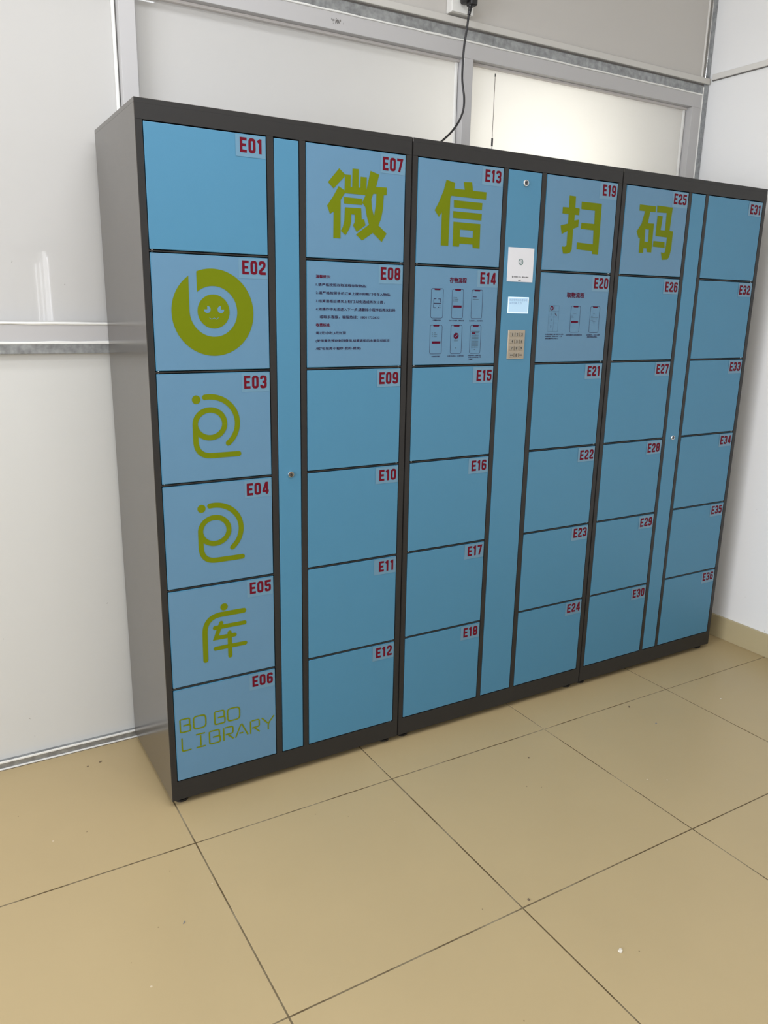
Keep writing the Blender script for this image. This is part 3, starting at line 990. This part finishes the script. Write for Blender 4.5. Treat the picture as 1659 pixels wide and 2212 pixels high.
    kx0, kx1, kz0, kz1 = 1.1238, 1.1923, 1.2452, 1.3356
    g.box(kx0, kx1, -0.0025, 0.004, kz0, kz1, M['keypad'], 0.0010)
    kp = g.build('keypad', u)
    kp['label'] = 'steel keypad plate with twelve keys'
    keys = ['1', '2', '3', '4', '5', '6', '7', '8', '9', '取消', '0', '确认']
    for k, ch in enumerate(keys):
        cx = 1.1390 + (k % 3) * .0190
        cz = 1.3220 - (k // 3) * .0213
        g = MB()
        g.box(cx - .0074, cx + .0074, -0.0052, -0.0022, cz - .0062, cz + .0062, M['key'], 0.0012, 2)
        w = .0026 if len(ch) == 1 else .0052
        hh = .0042 if len(ch) == 1 else .0022
        if ch == '1':
            w = .0012
        text_into(g, ch, cx - w, cx + w, cz - hh, cz + hh, -0.0054, M['black_ink'], .02)
        g.build('key', kp)

# ------------------------------------------------------------------ socket, cable, antenna
sk = thing('power_socket', 'white wall socket box above the frame, black plug in it', 'socket', (1.197, YP, 2.384))
g = MB()
g.box(1.1510, 1.2400, 0.4180, 0.4475, 2.3390, 2.4260, M['trim'], 0.004, 2)
g.build('back_box', sk)
g = MB()
g.box(1.1530, 1.2380, 0.4140, 0.4185, 2.3410, 2.4240, M['seal'], 0.0015, 2)
g.build('face_plate', sk)
cb = thing('power_cable', 'black power cable with plug hanging from the wall socket to the lockers', 'cable', (1.205, 0.40, 2.33))
g = MB()
g.box(1.178, 1.206, 0.372, 0.413, 2.362, 2.412, M['rubber'], 0.011, 3)
g.box(1.190, 1.217, 0.360, 0.392, 2.352, 2.408, M['rubber'], 0.007, 3)
g.build('plug', cb)
g = MB()
pts, rs = [], []
for i in range(15):
    pts.append((1.1985 - .0008 * i / 2, 0.376, 2.356 - i * .0022)); rs.append(.0074 - .00012 * i - (.0009 if i % 2 else 0))
g.tube(pts, rs, M['rubber'], 12)
g.build('strain_relief', cb, smooth=False)
ctrl = [(1.1930, 0.376, 2.335), (1.1890, 0.378, 2.288), (1.1820, .38, 2.235), (1.1790, .38, 2.180), (1.1800, .38, 2.130), (1.1900, .38, 2.080),
        (1.1880, .38, 2.040), (1.1700, .38, 2.002), (1.1430, .38, 1.969), (1.1070, .38, 1.938), (1.0500, .375, 1.896), (1.0000, .365, 1.868), (0.955, .350, 1.8545), (0.90, .33, 1.8535)]
def spline(C, k=7):
    out = []
    P = [Vector(c) for c in C]
    P = [2 * P[0] - P[1]] + P + [2 * P[-1] - P[-2]]
    for i in range(1, len(P) - 2):
        for j in range(k):
            t = j / k
            a, b_, c, d = P[i - 1], P[i], P[i + 1], P[i + 2]
            out.append(0.5 * ((2 * b_) + (-a + c) * t + (2 * a - 5 * b_ + 4 * c - d) * t * t + (-a + 3 * b_ - 3 * c + d) * t ** 3))
    out.append(P[-2])
    return out
g = MB()
g.tube(spline(ctrl), .0035, M['rubber'], 10)
g.build('cord', cb, smooth=True)

an = thing('antenna', 'thin black rod antenna standing on top of the middle locker unit', 'antenna', (1.2162, .25, H))
g = MB(); g.tube([(1.2162, .25, H), (1.2162, .25, H + .006), (1.2162, .25, H + .010), (1.2162, .25, H + .030)], [.015, .015, .010, .004], M['black'], 20); g.build('magnetic_base', an)
g = MB(); g.tube([(1.2162, .25, H + .030), (1.2162, .25, H + .048)], .0016, M['chrome'], 10); g.build('stem', an)
g = MB(); g.tube([(1.2164, .25, H + .064), (1.2164, .25, H + .088)], .0031, M['black'], 12); g.tube([(1.2162, .25, H + .048), (1.2162, .25, H + .066)], .0022, M['chrome'], 12); g.build('coil', an)
g = MB(); g.tube([(1.2162, .25, H + .088), (1.2160, .25, 2.1215)], .0009, M['brass'], 8); g.build('rod', an)
g = MB(); g.tube([(1.2160, .25, 2.1200), (1.2160, .25, 2.1290)], .0017, M['black'], 8); g.build('tip', an)

# ------------------------------------------------------------------ litter on the floor
def crumb(name, label, x, y, r, m, seed, flat=0.5, stretch=1.0, rot=0.0):
    random.seed(seed)
    bm = bmesh.new()
    bmesh.ops.create_icosphere(bm, subdivisions=2, radius=r)
    for v in bm.verts:
        k = random.uniform(.7, 1.2)
        v.co = Vector((v.co.x * k * stretch, v.co.y * k / max(1, stretch * .6), max(v.co.z, -r * .3) * k * flat))
    zmin = min(v.co.z for v in bm.verts)
    for v in bm.verts:
        v.co.z -= zmin
    bmesh.ops.rotate(bm, verts=bm.verts, cent=(0, 0, 0), matrix=Matrix.Rotation(rot, 3, 'Z'))
    g = MB()
    g.bm(bm, m)
    o = g.build(name)
    o.location = (x, y, 0.0002)
    return tag(o, label, 'litter')

crumb('plaster_crumb', 'whitish plaster crumb, largest scrap on the bare floor tiles', .730, -1.003, .0058, M['crumb'], 1, .55, 1.2, .4)
crumb('debris_sliver', 'thin grey sliver lying on the tile left of the lockers', -.099, -.440, .0024, M['shard'], 2, .4, 2.6, .9)
crumb('dirt_lump', 'small dirty brown lump beside a tile joint crossing in front of the middle', .655, -.778, .0030, M['dust'], 3, .5, 1.3, 1.2)
crumb('dirt_fleck', 'brown fleck on the floor left of the lockers, nearer the cabinet side', -.131, .341, .0034, M['dust'], 4, .4, 1.4, .3)
crumb('dirt_fleck', 'brown fleck on the floor left of the lockers, farther from the cabinet side', -.170, .333, .0028, M['dust'], 5, .4, 1.2, 1.0)
crumb('plaster_crumb', 'tiny white crumb near the right wall skirting', 1.971, -.332, .0032, M['crumb'], 6, .5)
crumb('dirt_lump', 'small grey lump in front of the right locker unit, beyond the first joint', 1.611, -.340, .0036, M['shard'], 7, .6)
crumb('dirt_fleck', 'dark fleck just in front of the right locker unit kick plate', 1.619, -.209, .0034, M['dust'], 8, .4, 1.9, .8)
crumb('dirt_lump', 'dark crumb on the tile in front of the middle locker unit', 1.071, -.292, .0034, M['dust'], 9, .5)
bpy.context.view_layer.update()
